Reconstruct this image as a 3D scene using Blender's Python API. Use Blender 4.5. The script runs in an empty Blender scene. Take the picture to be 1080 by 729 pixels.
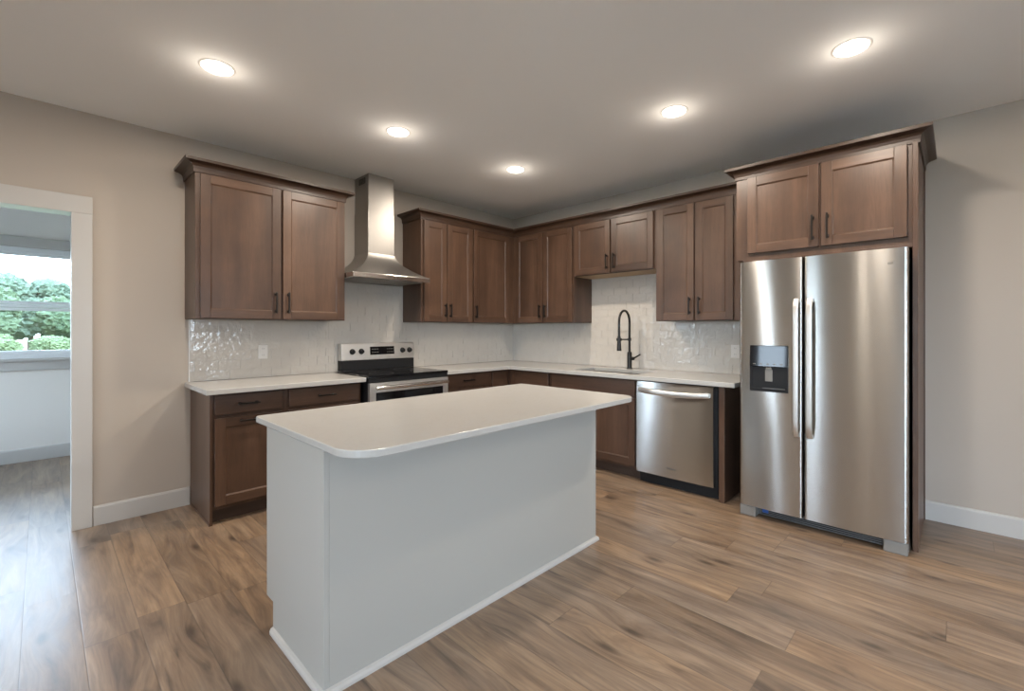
import bpy, bmesh, math, random
from mathutils import Vector, Matrix, noise

random.seed(7)
SC = bpy.context.scene
COL = SC.collection

# ---------------------------------------------------------------- camera
cam_d = bpy.data.cameras.new('camera')
cam = bpy.data.objects.new('camera', cam_d)
COL.objects.link(cam)
CAM = (-4.215, -4.175, 1.304)
YAW = 43.523
F_PX, U0, V0 = 482.2, 551.45, 348.4
cam.location = CAM
cam.rotation_euler = (math.radians(90), 0, math.radians(YAW - 90))
cam_d.sensor_fit = 'HORIZONTAL'
cam_d.sensor_width = 36.0
cam_d.lens = F_PX * 36.0 / 1080
cam_d.shift_x = (540 - U0) / 1080
cam_d.shift_y = (V0 - 364.5) / 1080
cam_d.clip_start = 0.05
cam_d.clip_end = 400
SC.camera = cam

# ---------------------------------------------------------------- sky, exposure, lamp powers
SKY_HORIZON = (0.74, 0.87, 1.0, 1)
SKY_TOP = (0.55, 0.76, 1.0, 1)
SKY_STRENGTH = 21.0
LAMP_WATT = 19.0
FILL_GLOW_WATT = 1.0
LAMP_COLOR = (1.0, 0.88, 0.745)
vs = SC.view_settings
SC.display_settings.display_device = 'sRGB'
vs.view_transform = 'Standard'
vs.look = 'None'
vs.gamma = 1
vs.use_curve_mapping = False
vs.exposure = 0.12

world = bpy.data.worlds.new('sky')
SC.world = world
world.use_nodes = True
wn = world.node_tree
wn.nodes.clear()
w_out = wn.nodes.new('ShaderNodeOutputWorld')
w_bg = wn.nodes.new('ShaderNodeBackground')
w_tc = wn.nodes.new('ShaderNodeTexCoord')
w_sep = wn.nodes.new('ShaderNodeSeparateXYZ')
w_rmp = wn.nodes.new('ShaderNodeValToRGB')
w_rmp.color_ramp.elements[0].position = 0.0
w_rmp.color_ramp.elements[0].color = SKY_HORIZON
w_rmp.color_ramp.elements[1].position = 0.7
w_rmp.color_ramp.elements[1].color = SKY_TOP
wn.links.new(w_tc.outputs['Generated'], w_sep.inputs[0])
wn.links.new(w_sep.outputs['Z'], w_rmp.inputs[0])
wn.links.new(w_rmp.outputs[0], w_bg.inputs['Color'])
w_bg.inputs['Strength'].default_value = SKY_STRENGTH
wn.links.new(w_bg.outputs[0], w_out.inputs['Surface'])

SC.cycles.max_bounces = 10
SC.cycles.diffuse_bounces = 6
SC.cycles.glossy_bounces = 5
SC.cycles.transparent_max_bounces = 12
SC.cycles.caustics_reflective = False
SC.cycles.caustics_refractive = False
SC.cycles.sample_clamp_indirect = 6.0
SC.cycles.use_denoising = True

# ---------------------------------------------------------------- node helpers
def new_mat(name):
    m = bpy.data.materials.new(name)
    m.use_nodes = True
    nt = m.node_tree
    b = nt.nodes['Principled BSDF']
    return m, nt, b

def setv(sock, v):
    sock.default_value = v

def N(nt, typ, **kw):
    n = nt.nodes.new(typ)
    for k, v in kw.items():
        setattr(n, k, v)
    return n

def plug(nt, sock, v):
    if hasattr(v, 'is_output') or isinstance(v, bpy.types.NodeSocket):
        nt.links.new(v, sock)
    else:
        sock.default_value = v

def M(nt, op, a, b=0.0, c=None):
    n = N(nt, 'ShaderNodeMath', operation=op)
    plug(nt, n.inputs[0], a)
    plug(nt, n.inputs[1], b)
    if c is not None:
        plug(nt, n.inputs[2], c)
    return n.outputs[0]

def COMB(nt, x, y, z):
    n = N(nt, 'ShaderNodeCombineXYZ')
    for i, v in enumerate((x, y, z)):
        plug(nt, n.inputs[i], v)
    return n.outputs[0]

def MIXC(nt, f, a, b, mode='MIX'):
    n = N(nt, 'ShaderNodeMix', data_type='RGBA', blend_type=mode)
    plug(nt, n.inputs[0], f)
    plug(nt, n.inputs[6], a)
    plug(nt, n.inputs[7], b)
    return n.outputs[2]

def RAMP(nt, f, stops):
    n = N(nt, 'ShaderNodeValToRGB')
    e = n.color_ramp.elements
    while len(e) < len(stops):
        e.new(0.5)
    for i, (p, c) in enumerate(stops):
        e[i].position = p
        e[i].color = c if len(c) == 4 else (*c, 1)
    plug(nt, n.inputs[0], f)
    return n.outputs[0]

def NOISE(nt, vec, scale, detail=3.0, rough=0.5, dist=0.0):
    n = N(nt, 'ShaderNodeTexNoise')
    plug(nt, n.inputs['Vector'], vec)
    n.inputs['Scale'].default_value = scale
    n.inputs['Detail'].default_value = detail
    n.inputs['Roughness'].default_value = rough
    n.inputs['Distortion'].default_value = dist
    return n.outputs[0]

def BUMP(nt, h, strength, distance, b):
    n = N(nt, 'ShaderNodeBump')
    n.inputs['Strength'].default_value = strength
    n.inputs['Distance'].default_value = distance
    plug(nt, n.inputs['Height'], h)
    nt.links.new(n.outputs[0], b.inputs['Normal'])

def POS(nt):
    g = N(nt, 'ShaderNodeNewGeometry')
    s = N(nt, 'ShaderNodeSeparateXYZ')
    nt.links.new(g.outputs['Position'], s.inputs[0])
    return g.outputs['Position'], s.outputs[0], s.outputs[1], s.outputs[2]

def plain(name, col, rough=0.5, metal=0.0, spec=0.5, bump=None):
    m, nt, b = new_mat(name)
    b.inputs['Base Color'].default_value = (*col, 1)
    b.inputs['Roughness'].default_value = rough
    b.inputs['Metallic'].default_value = metal
    b.inputs['Specular IOR Level'].default_value = spec
    p, x, y, z = POS(nt)
    sc, st, dist = bump if bump else (60, 0.05, 0.001)
    n = NOISE(nt, p, sc, 3)
    BUMP(nt, n, st, dist, b)
    return m

def steel(name, col, rough, aniso):
    m, nt, b = new_mat(name)
    p, x, y, z = POS(nt)
    b.inputs['Metallic'].default_value = 1.0
    h = M(nt, 'ADD', M(nt, 'MULTIPLY', x, 1.3), M(nt, 'MULTIPLY', y, 1.3))
    streak = NOISE(nt, COMB(nt, h, 0.0, M(nt, 'MULTIPLY', z, 260.0)), 1.0, 2)
    c = MIXC(nt, streak, (*[v * 0.99 for v in col], 1), (*[min(1, v * 1.01) for v in col], 1))
    nt.links.new(c, b.inputs['Base Color'])
    plug(nt, b.inputs['Roughness'], M(nt, 'ADD', M(nt, 'MULTIPLY', streak, 0.008), rough - 0.004))
    b.inputs['Anisotropic'].default_value = aniso
    b.inputs['Anisotropic Rotation'].default_value = 0.25
    g = N(nt, 'ShaderNodeNewGeometry')
    cr = N(nt, 'ShaderNodeVectorMath', operation='CROSS_PRODUCT')
    nt.links.new(g.outputs['Normal'], cr.inputs[0])
    cr.inputs[1].default_value = (0.01, 0.013, 1)
    nt.links.new(cr.outputs[0], b.inputs['Tangent'])
    return m

def wood(name, axis, tone=1.0):
    m, nt, b = new_mat(name)
    p, x, y, z = POS(nt)
    oi = N(nt, 'ShaderNodeObjectInfo')
    rnd = oi.outputs['Random']
    off = M(nt, 'MULTIPLY', rnd, 37.0)
    if axis == 'v':
        vec = COMB(nt, M(nt, 'ADD', M(nt, 'MULTIPLY', x, 1.0), off), y, M(nt, 'MULTIPLY', z, 0.07))
    else:
        h = M(nt, 'MULTIPLY', M(nt, 'ADD', x, y), 0.07)
        vec = COMB(nt, h, off, z)
    blot = NOISE(nt, vec, 5.0, 3, 0.55, 0.6)
    grain = NOISE(nt, vec, 42.0, 5, 0.6, 0.25)
    pores = NOISE(nt, vec, 190.0, 2, 0.5)
    mott = NOISE(nt, p, 5.5, 3, 0.5)
    c1 = RAMP(nt, blot, [(0.28, WOOD_DARK), (0.5, WOOD_MID), (0.74, WOOD_LIGHT)])
    c2 = MIXC(nt, M(nt, 'MULTIPLY', RAMP(nt, grain, [(0.35, (1, 1, 1)), (0.62, (0, 0, 0))]), 0.25), c1, (*WOOD_GRAIN, 1))
    c3 = MIXC(nt, M(nt, 'MULTIPLY', RAMP(nt, pores, [(0.30, (1, 1, 1)), (0.5, (0, 0, 0))]), 0.25), c2, (*WOOD_GRAIN, 1))
    hs = N(nt, 'ShaderNodeHueSaturation')
    plug(nt, hs.inputs['Value'], M(nt, 'ADD', M(nt, 'ADD', 0.60, M(nt, 'MULTIPLY', rnd, 0.14)), M(nt, 'MULTIPLY', mott, 0.60)))
    nt.links.new(c3, hs.inputs['Color'])
    col = MIXC(nt, 1.0, hs.outputs[0], (tone, tone, tone, 1), 'MULTIPLY')
    nt.links.new(col, b.inputs['Base Color'])
    b.inputs['Roughness'].default_value = 0.36
    b.inputs['Specular IOR Level'].default_value = 0.45
    BUMP(nt, grain, 0.08, 0.001, b)
    return m

WOOD_DARK = (0.054, 0.028, 0.0175)
WOOD_MID = (0.090, 0.0485, 0.030)
WOOD_LIGHT = (0.138, 0.077, 0.049)
WOOD_GRAIN = (0.042, 0.023, 0.015)

def floor_mat():
    m, nt, b = new_mat('wood_plank_floor')
    p, x, y, z = POS(nt)
    PW, PL = 0.178, 1.22
    rx = M(nt, 'DIVIDE', x, PW)
    row = M(nt, 'FLOOR', rx)
    wn1 = N(nt, 'ShaderNodeTexWhiteNoise', noise_dimensions='1D')
    plug(nt, wn1.inputs['W'], row)
    ry = M(nt, 'ADD', M(nt, 'DIVIDE', y, PL), M(nt, 'MULTIPLY', wn1.outputs['Value'], 7.3))
    colm = M(nt, 'FLOOR', ry)
    wn2 = N(nt, 'ShaderNodeTexWhiteNoise', noise_dimensions='2D')
    plug(nt, wn2.inputs['Vector'], COMB(nt, row, colm, 0.0))
    pid = wn2.outputs['Value']
    sp = N(nt, 'ShaderNodeSeparateColor')
    nt.links.new(wn2.outputs['Color'], sp.inputs[0])
    pid2, pid3 = sp.outputs[0], sp.outputs[1]
    fx = M(nt, 'FRACT', rx)
    fy = M(nt, 'FRACT', ry)
    ex = M(nt, 'MULTIPLY', M(nt, 'MINIMUM', fx, M(nt, 'SUBTRACT', 1.0, fx)), PW)
    ey = M(nt, 'MULTIPLY', M(nt, 'MINIMUM', fy, M(nt, 'SUBTRACT', 1.0, fy)), PL)
    edge = M(nt, 'MINIMUM', ex, ey)
    seam = RAMP(nt, M(nt, 'DIVIDE', edge, 0.004), [(0.15, (1, 1, 1)), (0.75, (0, 0, 0))])
    # plank-local coordinates, shifted per plank
    sx = M(nt, 'ADD', x, M(nt, 'MULTIPLY', pid, 31.0))
    sy = M(nt, 'ADD', y, M(nt, 'MULTIPLY', pid2, 53.0))
    # knots
    vor = N(nt, 'ShaderNodeTexVoronoi', feature='F1', voronoi_dimensions='2D')
    plug(nt, vor.inputs['Vector'], COMB(nt, M(nt, 'MULTIPLY', sx, 3.4), M(nt, 'MULTIPLY', sy, 1.15), 0.0))
    vor.inputs['Scale'].default_value = 1.0
    vor.inputs['Randomness'].default_value = 1.0
    kd = vor.outputs['Distance']
    knot = RAMP(nt, kd, [(0.02, (1, 1, 1)), (0.085, (0, 0, 0))])
    knot_sm = RAMP(nt, kd, [(0.03, (1, 1, 1)), (0.32, (0, 0, 0))])
    warp = M(nt, 'MULTIPLY', knot_sm, 0.05)
    gx = M(nt, 'ADD', sx, warp)
    broad = NOISE(nt, COMB(nt, M(nt, 'MULTIPLY', gx, 1.0), M(nt, 'MULTIPLY', sy, 0.11), 0.0), 15.0, 4, 0.6, 0.9)
    fine = NOISE(nt, COMB(nt, gx, M(nt, 'MULTIPLY', sy, 0.045), 0.0), 95.0, 4, 0.6, 0.3)
    smudge = NOISE(nt, COMB(nt, sx, M(nt, 'MULTIPLY', sy, 0.35), 0.0), 4.5, 3, 0.6, 0.7)
    base = RAMP(nt, broad, [(0.26, (0.105, 0.068, 0.045)), (0.42, (0.265, 0.172, 0.106)), (0.58, (0.385, 0.258, 0.158)), (0.76, (0.47, 0.33, 0.21))])
    grey = RAMP(nt, broad, [(0.26, (0.095, 0.073, 0.06)), (0.45, (0.225, 0.168, 0.127)), (0.72, (0.355, 0.27, 0.205))])
    mixf = M(nt, 'MINIMUM', M(nt, 'MULTIPLY', M(nt, 'ADD', M(nt, 'MULTIPLY', pid3, 0.8), M(nt, 'SUBTRACT', M(nt, 'MULTIPLY', smudge, 1.6), 0.65)), 0.9), 1.0)
    c = MIXC(nt, M(nt, 'MAXIMUM', mixf, 0.0), base, grey)
    c = MIXC(nt, M(nt, 'MULTIPLY', RAMP(nt, fine, [(0.36, (1, 1, 1)), (0.58, (0, 0, 0))]), 0.32), c, (0.11, 0.075, 0.052, 1))
    c = MIXC(nt, M(nt, 'MULTIPLY', knot_sm, 0.25), c, (0.12, 0.08, 0.055, 1))
    c = MIXC(nt, M(nt, 'MULTIPLY', knot, 0.75), c, (0.05, 0.032, 0.024, 1))
    hs = N(nt, 'ShaderNodeHueSaturation')
    plug(nt, hs.inputs['Value'], M(nt, 'ADD', 0.70, M(nt, 'MULTIPLY', pid, 0.26)))
    nt.links.new(c, hs.inputs['Color'])
    c = MIXC(nt, M(nt, 'MULTIPLY', seam, 0.45), hs.outputs[0], (0.06, 0.045, 0.035, 1))
    nt.links.new(c, b.inputs['Base Color'])
    plug(nt, b.inputs['Roughness'], M(nt, 'ADD', 0.30, M(nt, 'MULTIPLY', fine, 0.16)))
    b.inputs['Specular IOR Level'].default_value = 0.85
    BUMP(nt, M(nt, 'SUBTRACT', M(nt, 'MULTIPLY', fine, 0.3), seam), 0.25, 0.001, b)
    return m

def quartz_mat():
    m, nt, b = new_mat('white_quartz')
    p, x, y, z = POS(nt)
    v = NOISE(nt, p, 3.0, 6, 0.65, 1.6)
    sp = NOISE(nt, p, 260, 1)
    c = MIXC(nt, M(nt, 'MULTIPLY', RAMP(nt, v, [(0.47, (0, 0, 0)), (0.5, (1, 1, 1)), (0.53, (0, 0, 0))]), 0.10), (0.44, 0.43, 0.41, 1), (0.34, 0.325, 0.305, 1))
    c = MIXC(nt, M(nt, 'MULTIPLY', RAMP(nt, sp, [(0.3, (1, 1, 1)), (0.36, (0, 0, 0))]), 0.2), c, (0.5, 0.48, 0.46, 1))
    nt.links.new(c, b.inputs['Base Color'])
    b.inputs['Roughness'].default_value = 0.22
    return m

def tile_mat():
    m, nt, b = new_mat('glazed_tile')
    p, x, y, z = POS(nt)
    n1 = NOISE(nt, p, 26, 2, 0.5)
    n2 = NOISE(nt, p, 9, 3, 0.5)
    c = MIXC(nt, n2, (0.545, 0.505, 0.455, 1), (0.60, 0.565, 0.515, 1))
    nt.links.new(c, b.inputs['Base Color'])
    b.inputs['Roughness'].default_value = 0.09
    b.inputs['Specular IOR Level'].default_value = 0.55
    BUMP(nt, n1, 0.8, 0.0055, b)
    return m

def emit_mat(name, col, strength):
    m = bpy.data.materials.new(name)
    m.use_nodes = True
    nt = m.node_tree
    nt.nodes.clear()
    o = nt.nodes.new('ShaderNodeOutputMaterial')
    e = nt.nodes.new('ShaderNodeEmission')
    e.inputs[0].default_value = (*col, 1)
    e.inputs[1].default_value = strength
    nt.links.new(e.outputs[0], o.inputs[0])
    return m

def glass_mat():
    m = bpy.data.materials.new('window_glass')
    m.use_nodes = True
    nt = m.node_tree
    nt.nodes.clear()
    o = nt.nodes.new('ShaderNodeOutputMaterial')
    t = nt.nodes.new('ShaderNodeBsdfTransparent')
    t.inputs[0].default_value = (0.96, 0.975, 0.985, 1)
    g = nt.nodes.new('ShaderNodeBsdfGlossy')
    g.inputs['Roughness'].default_value = 0.02
    fr = nt.nodes.new('ShaderNodeFresnel')
    fr.inputs[0].default_value = 1.45
    mx = nt.nodes.new('ShaderNodeMixShader')
    nt.links.new(fr.outputs[0], mx.inputs[0])
    nt.links.new(t.outputs[0], mx.inputs[1])
    nt.links.new(g.outputs[0], mx.inputs[2])
    nt.links.new(mx.outputs[0], o.inputs[0])
    return m

def leaf_mat(name, a, bcol):
    m, nt, b = new_mat(name)
    p, x, y, z = POS(nt)
    n = NOISE(nt, p, 1.6, 5, 0.7)
    c = RAMP(nt, n, [(0.35, a), (0.65, bcol)])
    nt.links.new(c, b.inputs['Base Color'])
    b.inputs['Roughness'].default_value = 0.8
    BUMP(nt, n, 1.0, 0.4, b)
    return m

MAT = dict(
    wall=plain('greige_wall_paint', (0.43, 0.38, 0.33), 0.75, 0, 0.3, (140, 0.06, 0.001)),
    bouncewall=plain('bounce_wall_white', (0.80, 0.78, 0.75), 0.75, 0, 0.3, (140, 0.06, 0.001)),  # unseen walls only, made white to bounce more light into the room
    hallwall=plain('pale_grey_wall_paint', (0.76, 0.73, 0.69), 0.75, 0, 0.3, (140, 0.06, 0.001)),
    ceil=plain('ceiling_paint', (0.88, 0.885, 0.875), 0.85, 0, 0.2, (120, 0.08, 0.001)),
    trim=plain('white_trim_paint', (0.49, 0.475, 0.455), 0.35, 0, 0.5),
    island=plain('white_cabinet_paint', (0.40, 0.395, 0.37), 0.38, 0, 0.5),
    vinyl=plain('white_vinyl', (0.75, 0.77, 0.78), 0.35),
    wood_v=wood('stained_wood_vertical_grain', 'v'),
    wood_h=wood('stained_wood_horizontal_grain', 'h'),
    wood_crown=wood('darker_crown_wood', 'h', 0.62),  # crown molding: same wood in a darker tone
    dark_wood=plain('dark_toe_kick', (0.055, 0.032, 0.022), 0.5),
    maple=plain('pale_wood_underside', (0.45, 0.31, 0.18), 0.5),
    bronze=plain('dark_bronze', (0.030, 0.025, 0.022), 0.35, 0.7),
    black=plain('matte_black_metal', (0.022, 0.020, 0.018), 0.35, 0.4),
    blackplastic=plain('black_plastic', (0.010, 0.010, 0.011), 0.5, 0, 0.3),
    blackglass=plain('black_glass', (0.006, 0.006, 0.007), 0.05, 0, 0.32, (3, 0.01, 0.0005)),
    greyplastic=plain('grey_plastic', (0.20, 0.19, 0.175), 0.4),
    darkgrey=plain('dark_grey_plastic', (0.09, 0.09, 0.09), 0.45),
    steel=steel('brushed_stainless', (0.43, 0.415, 0.395), 0.23, 1.0),
    steel_hood=steel('satin_stainless', (0.36, 0.345, 0.325), 0.40, 0.35),
    steel_satin=plain('satin_metal', (0.66, 0.645, 0.62), 0.36, 0.9),
    steel_shiny=steel('polished_stainless', (0.74, 0.72, 0.69), 0.18, 0.3),
    quartz=quartz_mat(),
    tile=tile_mat(),
    grout=plain('grout', (0.55, 0.52, 0.485), 0.8),
    plate=plain('white_plastic', (0.72, 0.70, 0.67), 0.3),
    floor=floor_mat(),
    glass=glass_mat(),
    lens=emit_mat('lamp_lens', (1.0, 0.93, 0.80), 9.0),
    ledblue=plain('blue_tape', (0.02, 0.08, 0.30), 0.4),
    print_ink=plain('grey_print', (0.10, 0.10, 0.10), 0.4),
    lawn=leaf_mat('meadow_grass', (0.085, 0.100, 0.036), (0.110, 0.120, 0.046)),
    leaf1=leaf_mat('leaves_mid_green', (0.034, 0.058, 0.024), (0.056, 0.085, 0.034)),
    leaf2=leaf_mat('leaves_blue_green', (0.046, 0.072, 0.044), (0.060, 0.088, 0.050)),
    leaf3=leaf_mat('leaves_light_green', (0.060, 0.088, 0.032), (0.080, 0.110, 0.040)),
    bark=plain('bark', (0.10, 0.075, 0.055), 0.9),
    concrete=plain('bounce_concrete', (0.55, 0.54, 0.52), 0.85),
    siding=plain('house_siding', (0.5, 0.48, 0.45), 0.8),
)

# ---------------------------------------------------------------- object helpers
def root(name, label, cat, loc, group=None):
    o = bpy.data.objects.new(name, None)
    o.empty_display_size = 0.1
    o.location = loc
    COL.objects.link(o)
    o['label'] = label
    o['category'] = cat
    if group:
        o['group'] = group
    return o

def P3(W, s, d, z):
    """A: back wall (runs along x, faces -y).  B: right wall (runs along y, faces -x).  W: world."""
    if W == 'A':
        return Vector((s, -d, z))
    if W == 'B':
        return Vector((-d, s, z))
    return Vector((s, d, z))

def world_loc(o):
    v = Vector((0, 0, 0))
    while o is not None:
        v += o.location
        o = o.parent
    return v

class MB:
    def __init__(self):
        self.bm = bmesh.new()
        self.mi = 0

    def face(self, vs):
        f = self.bm.faces.new(vs)
        f.material_index = self.mi
        return f

    def hexa(self, pts):
        v = [self.bm.verts.new(p) for p in pts]
        for q in ((0, 3, 2, 1), (4, 5, 6, 7), (0, 1, 5, 4), (1, 2, 6, 5), (2, 3, 7, 6), (3, 0, 4, 7)):
            self.face([v[i] for i in q])
        return self

    def box(self, s0, s1, d0, d1, z0, z1, W='W'):
        s0, s1 = sorted((s0, s1)); d0, d1 = sorted((d0, d1)); z0, z1 = sorted((z0, z1))
        return self.hexa([P3(W, *c) for c in ((s0, d0, z0), (s1, d0, z0), (s1, d1, z0), (s0, d1, z0),
                                              (s0, d0, z1), (s1, d0, z1), (s1, d1, z1), (s0, d1, z1))])

    def ring_loft(self, rings, cap=True, closed_loop=False):
        vr = [[self.bm.verts.new(p) for p in r] for r in rings]
        n = len(vr[0])
        k = len(vr)
        for i in range(k if closed_loop else k - 1):
            a, b = vr[i], vr[(i + 1) % k]
            for j in range(n):
                self.face([a[j], a[(j + 1) % n], b[(j + 1) % n], b[j]])
        if cap and not closed_loop:
            self.face(list(reversed(vr[0])))
            self.face(vr[-1])
        return self

    def cyl(self, p0, p1, r0, r1=None, n=20):
        p0, p1 = Vector(p0), Vector(p1)
        r1 = r0 if r1 is None else r1
        ax = (p1 - p0).normalized()
        u = ax.orthogonal().normalized()
        w = ax.cross(u)
        rings = []
        for p, r in ((p0, r0), (p1, r1)):
            rings.append([p + r * (math.cos(2 * math.pi * i / n) * u + math.sin(2 * math.pi * i / n) * w) for i in range(n)])
        return self.ring_loft(rings)

    def lathe(self, c, prof, n=32):
        """prof: (radius, z) list around the vertical axis at c"""
        c = Vector(c)
        rings = [[c + Vector((r * math.cos(2 * math.pi * i / n), r * math.sin(2 * math.pi * i / n), z)) for i in range(n)] for r, z in prof]
        return self.ring_loft(rings, cap=False, closed_loop=True)

    def tube(self, pts, r, n=14):
        pts = [Vector(p) for p in pts]
        rad = r if isinstance(r, (list, tuple)) else [r] * len(pts)
        rings = []
        u = None
        for i, p in enumerate(pts):
            t = (pts[min(i + 1, len(pts) - 1)] - pts[max(i - 1, 0)]).normalized()
            u = t.orthogonal().normalized() if u is None else (u - t * u.dot(t)).normalized()
            w = t.cross(u)
            rings.append([p + rad[i] * (math.cos(2 * math.pi * k / n) * u + math.sin(2 * math.pi * k / n) * w) for k in range(n)])
        return self.ring_loft(rings)

    def sweep(self, prof, path):
        """prof: (outward, z) points; path(outward) -> list of xy points"""
        cols = [[Vector((*q, z)) for q in path(p)] for p, z in prof]
        rings = [[c[i] for c in cols] for i in range(len(cols[0]))]
        return self.ring_loft(rings)

    def prism(self, outline, z0, z1):
        a = [self.bm.verts.new((*p, z0)) for p in outline]
        b = [self.bm.verts.new((*p, z1)) for p in outline]
        n = len(a)
        self.face(list(reversed(a)))
        self.face(b)
        for i in range(n):
            self.face([a[i], a[(i + 1) % n], b[(i + 1) % n], b[i]])
        return self

    def build(self, name, mats, parent=None, bevel=0.0015, smooth=None, seg=2, subsurf=0):
        me = bpy.data.meshes.new(name)
        bmesh.ops.recalc_face_normals(self.bm, faces=self.bm.faces)
        o = bpy.data.objects.new(name, me)
        COL.objects.link(o)
        if parent is not None:
            o.parent = parent
            off = world_loc(parent)
            bmesh.ops.translate(self.bm, verts=self.bm.verts, vec=-off)
        else:
            xs = [v.co for v in self.bm.verts]
            lo = Vector([min(c[i] for c in xs) for i in range(3)])
            hi = Vector([max(c[i] for c in xs) for i in range(3)])
            off = Vector(((lo.x + hi.x) / 2, (lo.y + hi.y) / 2, lo.z))
            o.location = off
            bmesh.ops.translate(self.bm, verts=self.bm.verts, vec=-off)
        self.bm.to_mesh(me)
        self.bm.free()
        for m in (mats if isinstance(mats, (list, tuple)) else [mats]):
            me.materials.append(MAT[m])
        if bevel:
            b = o.modifiers.new('edge', 'BEVEL')
            b.width = bevel
            b.segments = seg
            b.limit_method = 'ANGLE'
            b.angle_limit = math.radians(40)
        if subsurf:
            sm = o.modifiers.new('sub', 'SUBSURF')
            sm.levels = sm.render_levels = subsurf
        if smooth is not None:
            me.polygons.foreach_set('use_smooth', [True] * len(me.polygons))
            me.set_sharp_from_angle(angle=math.radians(smooth))
        return o

def struct(o, kind='structure'):
    o['kind'] = kind
    return o

def tag(o, label, cat, group=None):
    o['label'] = label
    o['category'] = cat
    if group:
        o['group'] = group
    return o

# ================================================================ SETTING
H = 2.744
XW, YS = -7.6, -7.6            # unseen left and front walls
JX0, JX1, JZ = -5.05, -4.082, 2.07   # passage opening in the back wall
HY = 2.535                     # far wall of the adjoining room
HX0, HX1 = -6.6, -2.6

struct(MB().box(XW - .15, 0.15, YS - .15, HY + .15, -0.12, 0).build('floor', 'floor', bevel=0))
struct(MB().box(XW - .15, 0.15, YS - .15, HY + .15, H, H + 0.12).build('ceiling', 'ceil', bevel=0))

w = MB()
w.box(XW - .15, JX0 - .018, 0, 0.12, 0, H).box(JX1 + .018, 0.15, 0, 0.12, 0, H).box(JX0 - .018, JX1 + .018, 0, 0.12, JZ + .018, H)
struct(w.build('wall_back', 'wall', bevel=0))
struct(MB().box(0, 0.15, YS, -0.0005, 0, H).build('wall_right', 'wall', bevel=0))

def wall_with_holes(name, axis, const0, const1, a0, a1, holes, mat):
    """holes: (a_start, a_end, z0, z1) sorted along the wall"""
    b = MB()
    def bx(p, q, z0, z1):
        if axis == 'x':
            b.box(p, q, const0, const1, z0, z1)
        else:
            b.box(const0, const1, p, q, z0, z1)
    cur = a0
    for (h0, h1, z0, z1) in holes:
        bx(cur, h0, 0, H)
        if z0 > 0.01:
            bx(h0, h1, 0, z0)
        bx(h0, h1, z1, H)
        cur = h1
    bx(cur, a1, 0, H)
    return struct(b.build(name, mat, bevel=0))

WEST = [(-7.3, -4.5, 0.20, 2.3), (-1.75, -1.10, 0.60, 2.1)]
SOUTH = [(-6.6, -5.8, 0.80, 2.2), (-3.3, -2.3, 0.80, 2.2)]
HALLW = [(-5.20, -3.86, 1.02, 2.13)]
wall_with_holes('wall_left', 'y', XW - .15, XW, YS, -0.0005, WEST, 'bouncewall')
wall_with_holes('wall_front', 'x', YS - .15, YS, XW - .15, 0.15, SOUTH, 'bouncewall')
wall_with_holes('wall_hall', 'x', HY, HY + .15, HX0, HX1, HALLW, 'hallwall')
HALLL = [(0.45, 2.15, 0.45, 2.2)]  # unseen window opening added to brighten the adjoining room
wall_with_holes('wall_hall_left', 'y', HX0 - .12, HX0, 0.1205, HY - .0005, HALLL, 'hallwall')
struct(MB().box(HX1, HX1 + .12, 0.1205, HY + .15, 0, H).build('wall_hall_right', 'hallwall', bevel=0))

# baseboards
BB = [(0.0005, 0), (0.015, 0), (0.015, 0.118), (0.010, 0.13), (0.0005, 0.132)]
def baseboard(name, path):
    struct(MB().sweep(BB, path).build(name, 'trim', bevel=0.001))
baseboard('baseboard_back', lambda p: [(-3.978, -p), (-3.449, -p)])
baseboard('baseboard_back_left', lambda p: [(XW + .001, -p), (JX0 - .105, -p)])
baseboard('baseboard_right', lambda p: [(-p, -4.015), (-p, YS + .001)])
baseboard('baseboard_hall', lambda p: [(HX0 + .001, HY - p), (HX1 - .001, HY - p)])
baseboard('baseboard_hall_right', lambda p: [(HX1 - p, 0.122), (HX1 - p, HY - .02)])

# passage casing and jamb
CW = 0.10
t = MB()
t.box(JX1, JX1 + CW, -0.019, -0.0005, 0, JZ + .0).box(JX0 - CW, JX0, -0.019, -0.0005, 0, JZ)
t.box(JX0 - CW, JX1 + CW, -0.020, -0.0005, JZ, JZ + 0.114)
t.box(JX1, JX1 + CW, 0.1205, 0.139, 0, JZ).box(JX0 - CW, JX0, 0.1205, 0.139, 0, JZ)
t.box(JX0 - CW, JX1 + CW, 0.1205, 0.140, JZ, JZ + 0.114)
t.box(JX1, JX1 + .0175, -0.0004, 0.1204, 0, JZ).box(JX0 - .0175, JX0, -0.0004, 0.1204, 0, JZ)
t.box(JX0 - .0175, JX1 + .0175, -0.0004, 0.1204, JZ, JZ + .0175)
struct(t.build('trim_1', 'trim', bevel=0.002))

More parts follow.
